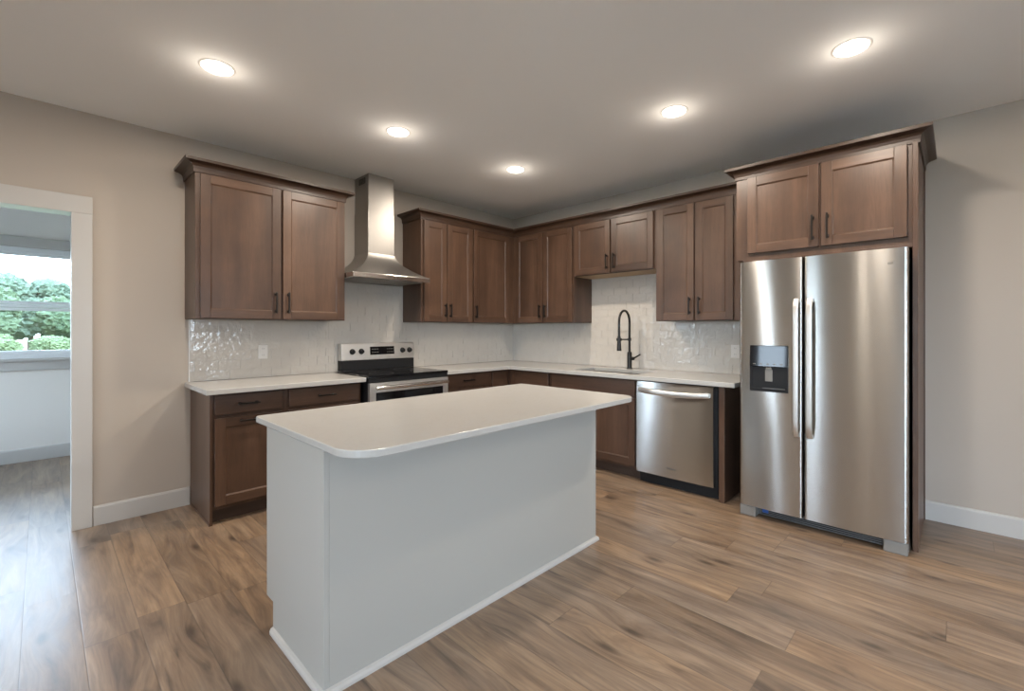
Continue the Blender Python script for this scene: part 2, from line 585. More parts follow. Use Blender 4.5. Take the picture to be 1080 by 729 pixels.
def window(name, axis, c_in, c_out, a0, a1, z0, z1, inward, hung=True):
    """axis 'x': wall runs along x between c_in (room side) and c_out; inward = sign of the room direction"""
    def bx(b, p, q, i, j, zz0, zz1):
        if axis == 'x':
            b.box(p, q, i, j, zz0, zz1)
        else:
            b.box(i, j, p, q, zz0, zz1)
    e = 0.001
    fr = MB()
    bx(fr, a0 + e, a0 + .045, c_in - inward * .03, c_out, z0 + e, z1 - e)
    bx(fr, a1 - .045, a1 - e, c_in - inward * .03, c_out, z0 + e, z1 - e)
    bx(fr, a0 + .045, a1 - .045, c_in - inward * .03, c_out, z1 - .05, z1 - e)
    bx(fr, a0 + .045, a1 - .045, c_in - inward * .03, c_out, z0 + e, z0 + .05)
    f = struct(fr.build(name, 'vinyl', bevel=0.002))
    mid = (c_in + c_out) / 2
    zm = z0 + (z1 - z0) * 0.475
    s = MB()
    if hung:
        bx(s, a0 + .045, a1 - .045, mid - .03, mid + .03, zm - .014, zm + .014)
    for (q0, q1) in (((z0 + .05, zm - .018), (zm + .018, z1 - .05)) if hung else ((z0 + .05, z1 - .05),)):
        bx(s, a0 + .045, a0 + .075, mid - .02, mid + .02, q0, q1)
        bx(s, a1 - .075, a1 - .045, mid - .02, mid + .02, q0, q1)
        bx(s, a0 + .075, a1 - .075, mid - .02, mid + .02, q0, q0 + .03)
        bx(s, a0 + .075, a1 - .075, mid - .02, mid + .02, q1 - .03, q1)
    s.build('sash', 'vinyl', f, bevel=0.002)
    g = MB()
    bx(g, a0 + .07, a1 - .07, mid - .003, mid + .003, z0 + .075, z1 - .075)
    g.build('pane', 'glass', f, bevel=0)
    c = MB()
    k = c_in + inward * e
    kk = c_in + inward * .019
    bx(c, a0 - .09, a0 + .004, k, kk, z0 - .0, z1 + .0)
    bx(c, a1 - .004, a1 + .09, k, kk, z0 - .0, z1 + .0)
    bx(c, a0 - .09, a1 + .09, k, kk, z1 - .004, z1 + .10)
    bx(c, a0 - .11, a1 + .11, k, c_in + inward * .05, z0 - .022, z0 + .004)
    bx(c, a0 - .09, a1 + .09, k, kk, z0 - .115, z0 - .022)
    c.build('casing', 'trim', f, bevel=0.002)
    # daylight portal in the opening: emits nothing, it only guides the sampling of the sky
    ld = bpy.data.lights.new('sky_portal', 'AREA')
    ld.shape = 'RECTANGLE'
    ld.size = a1 - a0
    ld.size_y = z1 - z0
    ld.cycles.is_portal = True
    lo = bpy.data.objects.new('sky_portal', ld)
    COL.objects.link(lo)
    cm = c_out + (-inward) * 0.02
    if axis == 'x':
        lo.location = ((a0 + a1) / 2, cm, (z0 + z1) / 2)
        lo.rotation_euler = (math.radians(90), 0, 0 if inward > 0 else math.radians(180))
        if inward < 0:
            lo.rotation_euler = (math.radians(-90), 0, 0)
    else:
        lo.location = (cm, (a0 + a1) / 2, (z0 + z1) / 2)
        lo.rotation_euler = (math.radians(90), 0, math.radians(-90 if inward > 0 else 90))
    return f

window('window_1', 'x', HY, HY + .15, *HALLW[0], -1)
window('window_2', 'y', XW, XW - .15, *WEST[0], 1)
window('window_3', 'y', XW, XW - .15, *WEST[1], 1, hung=False)
window('window_hall_added', 'y', HX0, HX0 - .12, *HALLL[0], 1)
window('window_4', 'x', YS, YS - .15, *SOUTH[0], 1)
window('window_6', 'x', YS, YS - .15, *SOUTH[1], 1, hung=False)

# ground outside
gr = MB()
gv = [gr.bm.verts.new(p) for p in ((-160, -60, -0.9), (150, -60, -0.9), (150, 170, -0.9), (-160, 170, -0.9))]
gr.face(gv)
struct(gr.build('ground', 'lawn', bevel=0))

struct(MB().box(XW - 9, XW - .16, YS - 9, 6, -0.9, -0.14).build('bounce_slab', 'concrete', bevel=0))  # unseen pale slab added to bounce daylight up to the ceiling
struct(MB().box(XW - .159, 2.0, YS - 9, YS - .16, -0.9, -0.14).build('bounce_slab_front', 'concrete', bevel=0))  # second unseen slab, added for the same bounce at the front

# ================================================================ FLOOR-STANDING UNITS
def handle(parent, W, s, d, zc, length, vertical=True):
    b = MB()
    L = length / 2
    if vertical:
        b.box(s - .006, s + .006, d + .020, d + .031, zc - L, zc + L, W)
        for q in (-1, 1):
            b.box(s - .0055, s + .0055, d - .0005, d + .021, zc + q * (L - .018) - .006, zc + q * (L - .018) + .006, W)
            b.box(s - .009, s + .009, d - .0004, d + .004, zc + q * (L - .018) - .010, zc + q * (L - .018) + .010, W)
    else:
        b.box(s - L, s + L, d + .020, d + .031, zc - .006, zc + .006, W)
        for q in (-1, 1):
            b.box(s + q * (L - .018) - .006, s + q * (L - .018) + .006, d - .0005, d + .021, zc - .0055, zc + .0055, W)
            b.box(s + q * (L - .018) - .010, s + q * (L - .018) + .010, d - .0004, d + .004, zc - .009, zc + .009, W)
    return b.build('handle', 'bronze', parent, bevel=0.002)

def shaker(parent, W, s0, s1, z0, z1, d0, T=0.021, stile=0.06, name='door'):
    s0, s1 = sorted((s0, s1))
    b = MB()
    d1 = d0 + T
    b.box(s0, s0 + stile, d0, d1, z0, z1, W).box(s1 - stile, s1, d0, d1, z0, z1, W)
    # recessed flat panel and its small sloping bead
    b.box(s0 + stile - .004, s1 - stile + .004, d0 + .002, d1 - .009, z0 + stile - .004, z1 - stile + .004, W)
    i0, i1, j0, j1 = s0 + stile, s1 - stile, z0 + stile, z1 - stile
    bw = 0.009
    dt, db = d1 - .002, d1 - .0088
    for (p, q, r, u) in (((i0, j0), (i0, j1), (i0 + bw, j1 - bw), (i0 + bw, j0 + bw)),
                         ((i1, j0), (i1, j1), (i1 - bw, j1 - bw), (i1 - bw, j0 + bw))):
        b.hexa([P3(W, *(p[0], d0 + .004, p[1])), P3(W, *(q[0], d0 + .004, q[1])), P3(W, *(r[0], d0 + .004, r[1])), P3(W, *(u[0], d0 + .004, u[1])),
                P3(W, *(p[0], dt, p[1])), P3(W, *(q[0], dt, q[1])), P3(W, *(r[0], db, r[1])), P3(W, *(u[0], db, u[1]))])
    b.mi = 1
    b.box(s0 + stile + .0003, s1 - stile - .0003, d0, d1 - .0002, z0, z0 + stile, W).box(s0 + stile + .0003, s1 - stile - .0003, d0, d1 - .0002, z1 - stile, z1, W)
    for (p, q, r, u) in (((i0, j0), (i1, j0), (i1 - bw, j0 + bw), (i0 + bw, j0 + bw)),
                         ((i0, j1), (i1, j1), (i1 - bw, j1 - bw), (i0 + bw, j1 - bw))):
        b.hexa([P3(W, *(p[0], d0 + .004, p[1])), P3(W, *(q[0], d0 + .004, q[1])), P3(W, *(r[0], d0 + .004, r[1])), P3(W, *(u[0], d0 + .004, u[1])),
                P3(W, *(p[0], dt, p[1])), P3(W, *(q[0], dt, q[1])), P3(W, *(r[0], db, r[1])), P3(W, *(u[0], db, u[1]))])
    return b.build(name, ['wood_v', 'wood_h'], parent, bevel=0.0015)

def drawer_front(parent, W, s0, s1, z0, z1, d0, T=0.021):
    return MB().box(s0, s1, d0, d0 + T, z0, z1, W).build('drawer', 'wood_h', parent, bevel=0.004, seg=2)

def slab_from_cells(xs, ys, keep, z0, z1, mat, name, parent=None, bevel=0.003):
    b = MB()
    cache = {}
    def v(i, j, z):
        k = (i, j, z)
        if k not in cache:
            cache[k] = b.bm.verts.new((xs[i], ys[j], z))
        return cache[k]
    nx, ny = len(xs) - 1, len(ys) - 1
    K = lambda i, j: 0 <= i < nx and 0 <= j < ny and keep(i, j)
    for i in range(nx):
        for j in range(ny):
            if not K(i, j):
                continue
            b.face([v(i, j, z1), v(i + 1, j, z1), v(i + 1, j + 1, z1), v(i, j + 1, z1)])
            b.face([v(i, j, z0), v(i, j + 1, z0), v(i + 1, j + 1, z0), v(i + 1, j, z0)])
            if not K(i - 1, j): b.face([v(i, j, z0), v(i, j, z1), v(i, j + 1, z1), v(i, j + 1, z0)])
            if not K(i + 1, j): b.face([v(i + 1, j, z0), v(i + 1, j + 1, z0), v(i + 1, j + 1, z1), v(i + 1, j, z1)])
            if not K(i, j - 1): b.face([v(i, j, z0), v(i + 1, j, z0), v(i + 1, j, z1), v(i, j, z1)])
            if not K(i, j + 1): b.face([v(i, j + 1, z0), v(i, j + 1, z1), v(i + 1, j + 1, z1), v(i + 1, j + 1, z0)])
    return b.build(name, mat, parent, bevel=bevel)

# ---------------- island
IX0, IX1, IY0, IY1 = -3.526, -1.842, -1.957, -2.547
CT0, CT1 = 0.880, 0.916
isl = root('kitchen_island', 'white painted kitchen island base standing in the middle of the wood floor', 'kitchen island', ((IX0 + IX1) / 2, (IY0 + IY1) / 2, 0))
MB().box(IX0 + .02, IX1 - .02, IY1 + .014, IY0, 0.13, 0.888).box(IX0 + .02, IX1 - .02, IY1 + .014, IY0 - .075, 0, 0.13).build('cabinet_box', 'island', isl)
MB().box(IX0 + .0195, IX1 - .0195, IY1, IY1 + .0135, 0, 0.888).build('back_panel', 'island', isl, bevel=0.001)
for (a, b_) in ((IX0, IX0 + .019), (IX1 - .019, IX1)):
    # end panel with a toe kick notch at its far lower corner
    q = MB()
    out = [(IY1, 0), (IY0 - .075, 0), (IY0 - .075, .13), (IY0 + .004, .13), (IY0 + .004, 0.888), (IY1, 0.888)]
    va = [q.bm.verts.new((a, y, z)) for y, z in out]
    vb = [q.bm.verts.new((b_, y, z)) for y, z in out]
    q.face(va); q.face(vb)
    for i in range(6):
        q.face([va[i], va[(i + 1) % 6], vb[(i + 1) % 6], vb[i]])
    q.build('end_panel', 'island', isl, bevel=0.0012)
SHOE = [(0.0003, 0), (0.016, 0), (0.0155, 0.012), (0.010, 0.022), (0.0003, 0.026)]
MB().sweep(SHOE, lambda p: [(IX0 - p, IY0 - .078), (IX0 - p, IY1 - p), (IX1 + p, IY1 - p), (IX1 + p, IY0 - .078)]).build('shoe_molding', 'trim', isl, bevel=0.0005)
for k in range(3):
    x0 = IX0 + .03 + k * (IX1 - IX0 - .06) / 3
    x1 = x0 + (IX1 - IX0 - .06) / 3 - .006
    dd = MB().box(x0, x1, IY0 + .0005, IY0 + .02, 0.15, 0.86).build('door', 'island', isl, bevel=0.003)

def rounded(x0, x1, y0, y1, rad):
    """rad: radii for (x0,y0),(x1,y0),(x1,y1),(x0,y1) corners, y0<y1"""
    pts = []
    for (cx, cy, r, a0) in ((x0, y0, rad[0], 180), (x1, y0, rad[1], 270), (x1, y1, rad[2], 0), (x0, y1, rad[3], 90)):
        sx = 1 if cx == x0 else -1
        sy = 1 if cy == y0 else -1
        ox, oy = cx + sx * r, cy + sy * r
        n = max(2, int(r / .01))
        for k in range(n + 1):
            a = math.radians(a0 + 90 * k / n)
            pts.append((ox + r * math.cos(a), oy + r * math.sin(a)))
    return pts
o = MB().prism(rounded(-3.550, -1.800, -2.812, -1.868, (0.13, 0.09, 0.02, 0.02)), 0.889, CT1).build('island_countertop', 'quartz', bevel=0.004, seg=3)
tag(o, 'white quartz worktop with rounded front corners lying on the white island', 'countertop')

# ---------------- base cabinets on the back wall
DA, DB = 0.575, 0.655          # face frame depth on back wall and right wall
def base_carcass(r, W, s0, s1, D, toe=0.065, ends=(False, False), name='cabinet_box'):
    s0, s1 = sorted((s0, s1))
    b = MB()
    b.box(s0, s1, 0.002, D, 0.10, CT0 - .001, W)
    b.mi = 1
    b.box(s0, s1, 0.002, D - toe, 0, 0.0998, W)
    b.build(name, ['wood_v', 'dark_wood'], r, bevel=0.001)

r = root('base_cabinet', 'dark brown base cabinet with drawer over door at the left end, beside the doorway', 'cabinet', (-3.215, -.3, 0), 'base cabinets of the back wall')
base_carcass(r, 'A', -3.430, -2.985, DA)
MB().box(-3.446, -3.4305, 0.002, DA + .003, 0, CT0 - .001, 'A').build('end_panel', 'wood_v', r, bevel=0.001)
q = MB().box(-3.4504, -3.4462, 0.002, DA + .007, 0, 0.018, 'A')
q.build('shoe_molding', 'wood_h', r, bevel=0.001)
d = drawer_front(r, 'A', -3.420, -3.000, 0.735, 0.866, DA)
handle(d, 'A', -3.222, DA + .021, 0.80, 0.14, False)
d = shaker(r, 'A', -3.420, -3.000, 0.125, 0.712, DA)
handle(d, 'A', -3.222, DA + .021, 0.682, 0.12, False)

r = root('base_cabinet', 'dark brown base cabinet between the range and the leftmost base cabinet', 'cabinet', (-2.69, -.3, 0), 'base cabinets of the back wall')
base_carcass(r, 'A', -2.984, -2.385, DA)
d = drawer_front(r, 'A', -2.955, -2.405, 0.735, 0.866, DA)
handle(d, 'A', -2.68, DA + .021, 0.80, 0.14, False)
d = shaker(r, 'A', -2.955, -2.405, 0.125, 0.712, DA)
handle(d, 'A', -2.435, DA + .021, 0.60, 0.14, True)

o = MB().box(-3.483, -2.378, 0.0085, 0.660, CT0, CT1, 'A').build('countertop', 'quartz', bevel=0.004, seg=3)
tag(o, 'short white quartz worktop left of the range, on the two leftmost base cabinets', 'countertop')

r = root('base_cabinet', 'dark brown drawer base cabinet to the right of the range', 'cabinet', (-1.24, -.3, 0), 'base cabinets of the back wall')
base_carcass(r, 'A', -1.555, -0.935, DA)
d = drawer_front(r, 'A', -1.535, -0.955, 0.735, 0.866, DA)
handle(d, 'A', -1.245, DA + .021, 0.80, 0.14, False)
for z0, z1 in ((0.43, 0.712), (0.125, 0.41)):
    d = drawer_front(r, 'A', -1.535, -0.955, z0, z1, DA)
    handle(d, 'A', -1.245, DA + .021, (z0 + z1) / 2, 0.14, False)

r = root('corner_base_cabinet', 'dark brown corner base cabinet where the two worktop runs meet', 'cabinet', (-.4, -.4, 0), 'base cabinets of the back wall')
b = MB()
b.box(-.934, -.002, -DA, -.002, 0.10, CT0 - .001).box(-DB, -.002, -1.195, -DA - .0005, 0.10, CT0 - .001)
b.mi = 1
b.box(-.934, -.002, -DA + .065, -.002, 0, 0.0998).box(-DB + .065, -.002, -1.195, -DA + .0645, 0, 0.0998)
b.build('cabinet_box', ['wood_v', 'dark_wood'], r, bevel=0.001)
drawer_front(r, 'A', -0.915, -0.690, 0.125, 0.866, DA)
drawer_front(r, 'B', -1.165, -0.700, 0.125, 0.866, DB)

# ---------------- base units on the right wall
r = root('sink_base_cabinet', 'dark brown sink base cabinet left of the dishwasher, partly behind the island', 'cabinet', (-.33, -1.68, 0), 'base units of the right wall')
s0, s1 = -2.166, -1.197
b = MB()
b.box(s0, s1, 0.002, DB, 0.10, 0.13, 'B').box(s0, s1, 0.002, 0.02, 0.1302, CT0 - .001, 'B')
b.box(s0, s0 + .018, 0.0202, DB, 0.1302, CT0 - .001, 'B').box(s1 - .018, s1, 0.0202, DB, 0.1302, CT0 - .001, 'B')
b.box(s0 + .0182, s1 - .0182, DB - .02, DB, 0.1302, CT0 - .001, 'B')
b.mi = 1
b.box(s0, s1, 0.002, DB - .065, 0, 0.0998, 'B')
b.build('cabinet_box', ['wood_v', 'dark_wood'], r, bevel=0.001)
d = drawer_front(r, 'B', -2.150, -1.215, 0.735, 0.866, DB)
for (a, e, hs) in ((-1.678, -1.215, -1.645), (-2.150, -1.688, -1.721)):
    d = shaker(r, 'B', a, e, 0.125, 0.712, DB)
    handle(d, 'B', hs, DB + .021, 0.60, 0.14, True)

o = MB().box(-2.905, -2.862, 0.002, DB + .015, 0, CT0 - .001, 'B').build('end_panel', 'wood_v', bevel=0.0015)
tag(o, 'narrow dark brown upright cabinet end panel between the dishwasher and the refrigerator', 'panel')

cells_x = [-1.558, -0.726, -0.600, -0.215, -0.0085]
cells_y = [-2.995, -2.130, -1.420, -0.660, -0.0085]
def keep(i, j):
    if i == 0:
        return j == 3
    return not (i == 2 and j == 1)
o = slab_from_cells(cells_x, cells_y, keep, CT0, CT1, 'quartz', 'countertop', bevel=0.0035)
tag(o, 'long L-shaped white quartz worktop with the sink cut-out, running from range to refrigerator', 'countertop')

r = root('sink', 'stainless undermount sink basin below the black faucet', 'sink', (-.41, -1.775, 0.69))
b = MB()
x0, x1, y0, y1 = -.612, -.203, -2.142, -1.408
b.box(x0, x1, y0, y1, 0.690, 0.694)
b.box(x0, x0 + .004, y0, y1, 0.6942, CT0 - .0005).box(x1 - .004, x1, y0, y1, 0.6942, CT0 - .0005)
b.box(x0 + .0042, x1 - .0042, y0, y0 + .004, 0.6942, CT0 - .0005).box(x0 + .0042, x1 - .0042, y1 - .004, y1, 0.6942, CT0 - .0005)
b.build('basin', 'steel_shiny', r, bevel=0.001)
MB().lathe((-.36, -1.775, 0.694), [(0.002, 0.0003), (0.045, 0.0003), (0.045, 0.004), (0.03, 0.002), (0.002, 0.002)]).build('drain', 'darkgrey', r, bevel=0, smooth=40)

# ---------------- faucet
FX, FY = -0.135, -1.782
r = root('faucet', 'tall black gooseneck pull-down faucet behind the sink', 'faucet', (FX, FY, CT1))
MB().lathe((FX, FY, CT1), [(0.002, 0.0003), (0.030, 0.0003), (0.030, 0.006), (0.026, 0.012), (0.0235, 0.014), (0.0235, 0.155), (0.020, 0.170), (0.002, 0.170)]).build('body', 'black', r, bevel=0, smooth=40)
zt = 1.385
R_ = 0.098
pts = [(FX, FY, CT1 + .165), (FX, FY, 1.20), (FX, FY, zt)]
for k in range(1, 17):
    a = math.pi * k / 16
    pts.append((FX - R_ + R_ * math.cos(a), FY, zt + R_ * 1.15 * math.sin(a)))
pts.append((FX - 2 * R_, FY, zt - .06))
pts.append((FX - 2 * R_, FY, 1.235))
MB().tube(pts, 0.0118, 16).build('gooseneck', 'black', r, bevel=0, smooth=50)
xs_ = FX - 2 * R_
MB().lathe((xs_, FY, 0), [(0.002, 1.102), (0.021, 1.102), (0.0225, 1.112), (0.020, 1.16), (0.0165, 1.215), (0.0150, 1.245), (0.002, 1.245)]).build('spray_head', 'black', r, bevel=0, smooth=40)
b = MB()
b.cyl((FX, FY, 1.212), (xs_, FY, 1.212), 0.0065)
b.lathe((xs_, FY, 1.200), [(0.0215, 0), (0.0265, 0), (0.0265, 0.026), (0.0215, 0.026)])
b.lathe((FX, FY, 1.198), [(0.012, 0), (0.0175, 0), (0.0175, 0.028), (0.012, 0.028)])
b.build('docking_arm', 'black', r, bevel=0, smooth=40)
b = MB()
b.cyl((FX, FY - .018, CT1 + .105), (FX, FY - .050, CT1 + .105), 0.0165)
b.tube([(FX, FY - .045, CT1 + .105), (FX - .004, FY - .075, CT1 + .122), (FX - .012, FY - .125, CT1 + .148)], [0.0095, 0.0085, 0.007], 12)
b.build('lever_handle', 'black', r, bevel=0, smooth=45)

# ================================================================ APPLIANCES
# ---------------- range
RX0, RX1 = -2.368, -1.567
r = root('range', 'freestanding stainless electric range with black glass cooktop under the hood', 'stove', ((RX0 + RX1) / 2, -.35, 0))
b = MB().box(RX0 + .004, RX1 - .004, 0.03, 0.655, 0.05, 0.905, 'A')
b.build('body', 'blackplastic', r)
for sx in (RX0 + .05, RX1 - .05):
    for dd in (0.08, 0.60):
        MB().cyl(P3('A', sx, dd, 0), P3('A', sx, dd, 0.052), 0.018).build('leg', 'blackplastic', r, bevel=0, smooth=40)
ck = MB().box(RX0, RX1, 0.095, 0.685, 0.9052, 0.926, 'A').build('cooktop', 'blackglass', r, bevel=0.004)
for (sx, dd, rad) in ((-2.16, .26, .075), (-1.775, .26, .10), (-2.16, .51, .105), (-1.775, .51, .08)):
    MB().lathe(P3('A', sx, dd, 0.9262), [(rad - .003, 0), (rad, 0), (rad, 0.0004), (rad - .003, 0.0004)], 40).build('burner_ring', 'darkgrey', ck, bevel=0)
bg = MB()
pr_ = [(0.012, 1.022), (0.100, 1.022), (0.086, 1.175), (0.080, 1.182), (0.012, 1.182)]
bg.ring_loft([[P3('A', sx, dd, z) for dd, z in pr_] for sx in (RX0 + .042, RX1 + .010)])
bgo = bg.build('backguard', 'steel_satin', r, bevel=0.003)
MB().box(RX0 + .044, RX1 + .008, 0.013, 0.094, 0.9265, 1.0215, 'A').build('backguard_base', 'blackplastic', r)
kz = 1.103
kd = 0.100 - (kz - 1.022) * 0.014 / 0.153
for sx in (-2.222, -2.133, -1.692, -1.612):
    k = MB()
    k.cyl(P3('A', sx, kd - .002, kz), P3('A', sx, kd + .006, kz), 0.027, 0.026, 24)
    k.cyl(P3('A', sx, kd + .0061, kz), P3('A', sx, kd + .028, kz), 0.021, 0.018, 24)
    k.box(sx - .003, sx + .003, kd + .028, kd + .031, kz - .002, kz + .018, 'A')
    k.build('knob', 'blackplastic', bgo, bevel=0.001, smooth=40)
b = MB()
dd0, dd1 = 0.100 - (1.068 - 1.022) * .0915, 0.100 - (1.146 - 1.022) * .0915
b.hexa([P3('A', -2.045, dd0 - .003, 1.068), P3('A', -1.785, dd0 - .003, 1.068), P3('A', -1.785, dd0 + .0012, 1.068), P3('A', -2.045, dd0 + .0012, 1.068),
        P3('A', -2.045, dd1 - .003, 1.146), P3('A', -1.785, dd1 - .003, 1.146), P3('A', -1.785, dd1 + .0012, 1.146), P3('A', -2.045, dd1 + .0012, 1.146)])
dsp = b.build('display', 'blackglass', bgo, bevel=0.0008)
b = MB()
for i in range(4):
    for j in range(2):
        sx = -2.025 + i * .019
        zz = 1.088 + j * .03
        ddb = 0.100 - (zz - 1.022) * .0915 + .0013
        for q in (0, .160):
            MB().box(sx + q, sx + q + .009, ddb - .0002, ddb + .0006, zz, zz + .007, 'A').build('key', 'greyplastic', dsp, bevel=0)
# control lip, oven door with glass and handle, storage drawer
MB().box(RX0 + .002, RX1 - .002, 0.6555, 0.678, 0.868, 0.905, 'A').build('front_lip', 'blackplastic', r)
dr = MB()
dr.box(RX0 + .004, RX1 - .004, 0.6556, 0.690, 0.785, 0.864, 'A')
dr.box(RX0 + .004, RX0 + .060, 0.6556, 0.690, 0.255, 0.7848, 'A').box(RX1 - .060, RX1 - .004, 0.6556, 0.690, 0.255, 0.7848, 'A')
dr.box(RX0 + .0602, RX1 - .0602, 0.6556, 0.690, 0.255, 0.33, 'A')
dro = dr.build('oven_door', 'steel_satin', r)
MB().box(RX0 + .0602, RX1 - .0602, 0.657, 0.687, 0.3302, 0.7848, 'A').build('oven_window', 'blackglass', dro)
b = MB().cyl(P3('A', RX0 + .04, 0.735, 0.828), P3('A', RX1 - .04, 0.735, 0.828), 0.0155, n=20)
for sx in (RX0 + .07, RX1 - .07):
    b.cyl(P3('A', sx, 0.6895, 0.828), P3('A', sx, 0.733, 0.828), 0.011)
b.build('handle', 'steel_shiny', dro, bevel=0, smooth=40)
MB().box(RX0 + .004, RX1 - .004, 0.6556, 0.688, 0.075, 0.245, 'A').build('storage_drawer', 'steel_shiny', r)

# ---------------- range hood
r = root('range_hood', 'stainless chimney range hood on the back wall above the range', 'range hood', (-2.03, -.25, 1.755))
hx0, hx1, hd = -2.415, -1.645, 0.505
MB().box(hx0, hx1, 0.009, hd, 1.758, 1.800, 'A').build('rim', 'steel_shiny', r, bevel=0.003)
cx0, cx1, cd = -2.160, -1.890, 0.275
b = MB()
rings = []
for k in range(13):
    tt = k / 12
    e = (1 - tt) ** 2.0 * 0.85 + (1 - tt) * 0.15
    z = 1.8002 + tt * 0.215
    a = cx0 + (hx0 + .004 - cx0) * e
    c = cx1 + (hx1 - .004 - cx1) * e
    f = cd + (hd - .004 - cd) * e
    rings.append([P3('A', a, 0.009, z), P3('A', c, 0.009, z), P3('A', c, f, z), P3('A', a, f, z)])
b.ring_loft(rings)
b.build('canopy', 'steel_hood', r, bevel=0, smooth=30)
ch = MB().box(cx0 + .001, cx1 - .001, 0.009, cd - .001, 2.0155, 2.405, 'A').box(cx0 + .005, cx1 - .005, 0.009, cd - .005, 2.4052, H - .001, 'A')
cho = ch.build('chimney', 'steel_hood', r, bevel=0.0015)
b = MB()
for k in range(6):
    b.box(cx0 + .0035, cx0 + .0065, 0.09, 0.215, 2.665 + k * .0095, 2.6695 + k * .0095, 'A')
b.build('vent_slots', 'blackplastic', cho, bevel=0)
b = MB().box(hx0 + .05, hx1 - .05, 0.07, hd - .05, 1.7545, 1.7579, 'A')
b.build('grease_filter', 'greyplastic', r, bevel=0.001)
for k in range(4):
    MB().cyl(P3('A', -2.09 + k * .04, hd + .0001, 1.779), P3('A', -2.09 + k * .04, hd + .003, 1.779), 0.008).build('push_button', 'darkgrey', r, bevel=0.0005)

# ---------------- dishwasher
r = root('dishwasher', 'stainless dishwasher built in below the worktop, right of the sink cabinet', 'dishwasher', (-.35, -2.5, 0))
wy0, wy1 = -2.826, -2.174
MB().box(wy0 - .020, wy1 + .001, 0.02, 0.640, 0.09, 0.872, 'B').build('tub', 'blackplastic', r)
MB().box(wy0 - .018, wy1, 0.05, 0.625, 0.0, 0.0898, 'B').build('kickplate', 'blackplastic', r)
b = MB()
nz = 16
rings = []
for k in range(nz + 1):
    tt = k / nz
    z = 0.098 + tt * (0.868 - 0.098)
    bulge = 0.010 * (1 - (2 * tt - 1) ** 2) ** 0.5 if 0 < tt < 1 else 0.0
    rings.append([P3('B', wy0, 0.6405, z), P3('B', wy1, 0.6405, z)] +
                 [P3('B', wy1 + (wy0 - wy1) * j / 10, 0.684 + bulge * 0.5 + 0.004 * (1 - (2 * j / 10 - 1) ** 2) + 0.010 * (j / 10 - .5) * (tt - .5), z) for j in range(11)])
b.ring_loft(rings)
dwd = b.build('door', 'steel', r, bevel=0.0, smooth=35)
# pocket-bow handle
b = MB()
hp = []
for j in range(25):
    tt = j / 24
    hp.append(P3('B', wy1 - .03 + (wy0 + .03 - wy1 + .03) * tt, 0.700 + 0.034 * min(1, math.sin(math.pi * tt) * 1.5), 0.800 - 0.012 * math.sin(math.pi * tt)))
rg = []
for p in hp:
    rg.append([p + Vector((0.008 * math.cos(a), 0, 0.022 * math.sin(a))) for a in [2 * math.pi * k / 14 for k in range(14)]])
b.ring_loft(rg)
for s in (wy1 - .035, wy0 + .035):
    b.box(s - .012, s + .012, 0.680, 0.706, 0.785, 0.815, 'B')
b.build('handle', 'steel_satin', dwd, bevel=0, smooth=45)

def text_mesh(body, size, W, s, d, z, name, mat, parent, anchor='CENTER'):
    cu = bpy.data.curves.new(name, 'FONT')
    cu.body = body
    cu.size = size
    cu.extrude = 0.0004
    cu.align_x = anchor
    cu.align_y = 'CENTER'
    to = bpy.data.objects.new(name, cu)
    COL.objects.link(to)
    bpy.context.view_layer.update()
    me = bpy.data.meshes.new_from_object(to.evaluated_get(bpy.context.evaluated_depsgraph_get()))
    bpy.data.objects.remove(to)
    rot = Matrix.Rotation(math.radians(90), 4, 'X') if W == 'A' else (Matrix.Rotation(math.radians(-90), 4, 'Z') @ Matrix.Rotation(math.radians(90), 4, 'X'))
    me.transform(rot)
    me.transform(Matrix.Translation(P3(W, s, d, z) - world_loc(parent)))
    me.materials.clear()
    me.materials.append(MAT[mat])
    o = bpy.data.objects.new(name, me)
    COL.objects.link(o)
    o.parent = parent
    return o
text_mesh('Whirlpool', 0.019, 'B', -2.490, 0.6935, 0.175, 'badge', 'print_ink', dwd)

# ---------------- refrigerator
fy0, fys, fy1 = -3.973, -3.4475, -3.051
r = root('refrigerator', 'stainless side-by-side refrigerator with water dispenser, at the right end of the run', 'refrigerator', (-.42, -3.51, 0))
MB().box(fy0 + .006, fy1 - .004, 0.03, 0.715, 0.03, 1.770, 'B').build('body', 'darkgrey', r, bevel=0.003)
def fridge_door(y0, y1, name, twist=0.0):
    b = MB()
    n = 60
    rings = []
    for k in range(n + 1):
        u = -math.cos(math.pi * k / n)
        tt = (u + 1) / 2
        e = (1 - abs(u)) * (y1 - y0) / 2
        dd = 0.7745 + 0.018 * (1 - max(0.0, 1 - e / .012) ** 2) ** 0.5 + 0.0075 * (1 - u * u)
        tw = twist * u * (y1 - y0)
        y = y0 + (y1 - y0) * tt
        rings.append([P3('B', y, 0.7160, 0.075)] + [P3('B', y, dd + tw * (q / 12 - .5), 0.075 + 1.709 * q / 12) for q in range(13)] + [P3('B', y, 0.7160, 1.784)])
    b.ring_loft(rings)
    return b.build(name, 'steel', r, bevel=0, smooth=35)
dl = fridge_door(fys + .004, fy1, 'freezer_door', 0.022)
dg = fridge_door(fy0, fys - .004, 'refrigerator_door')
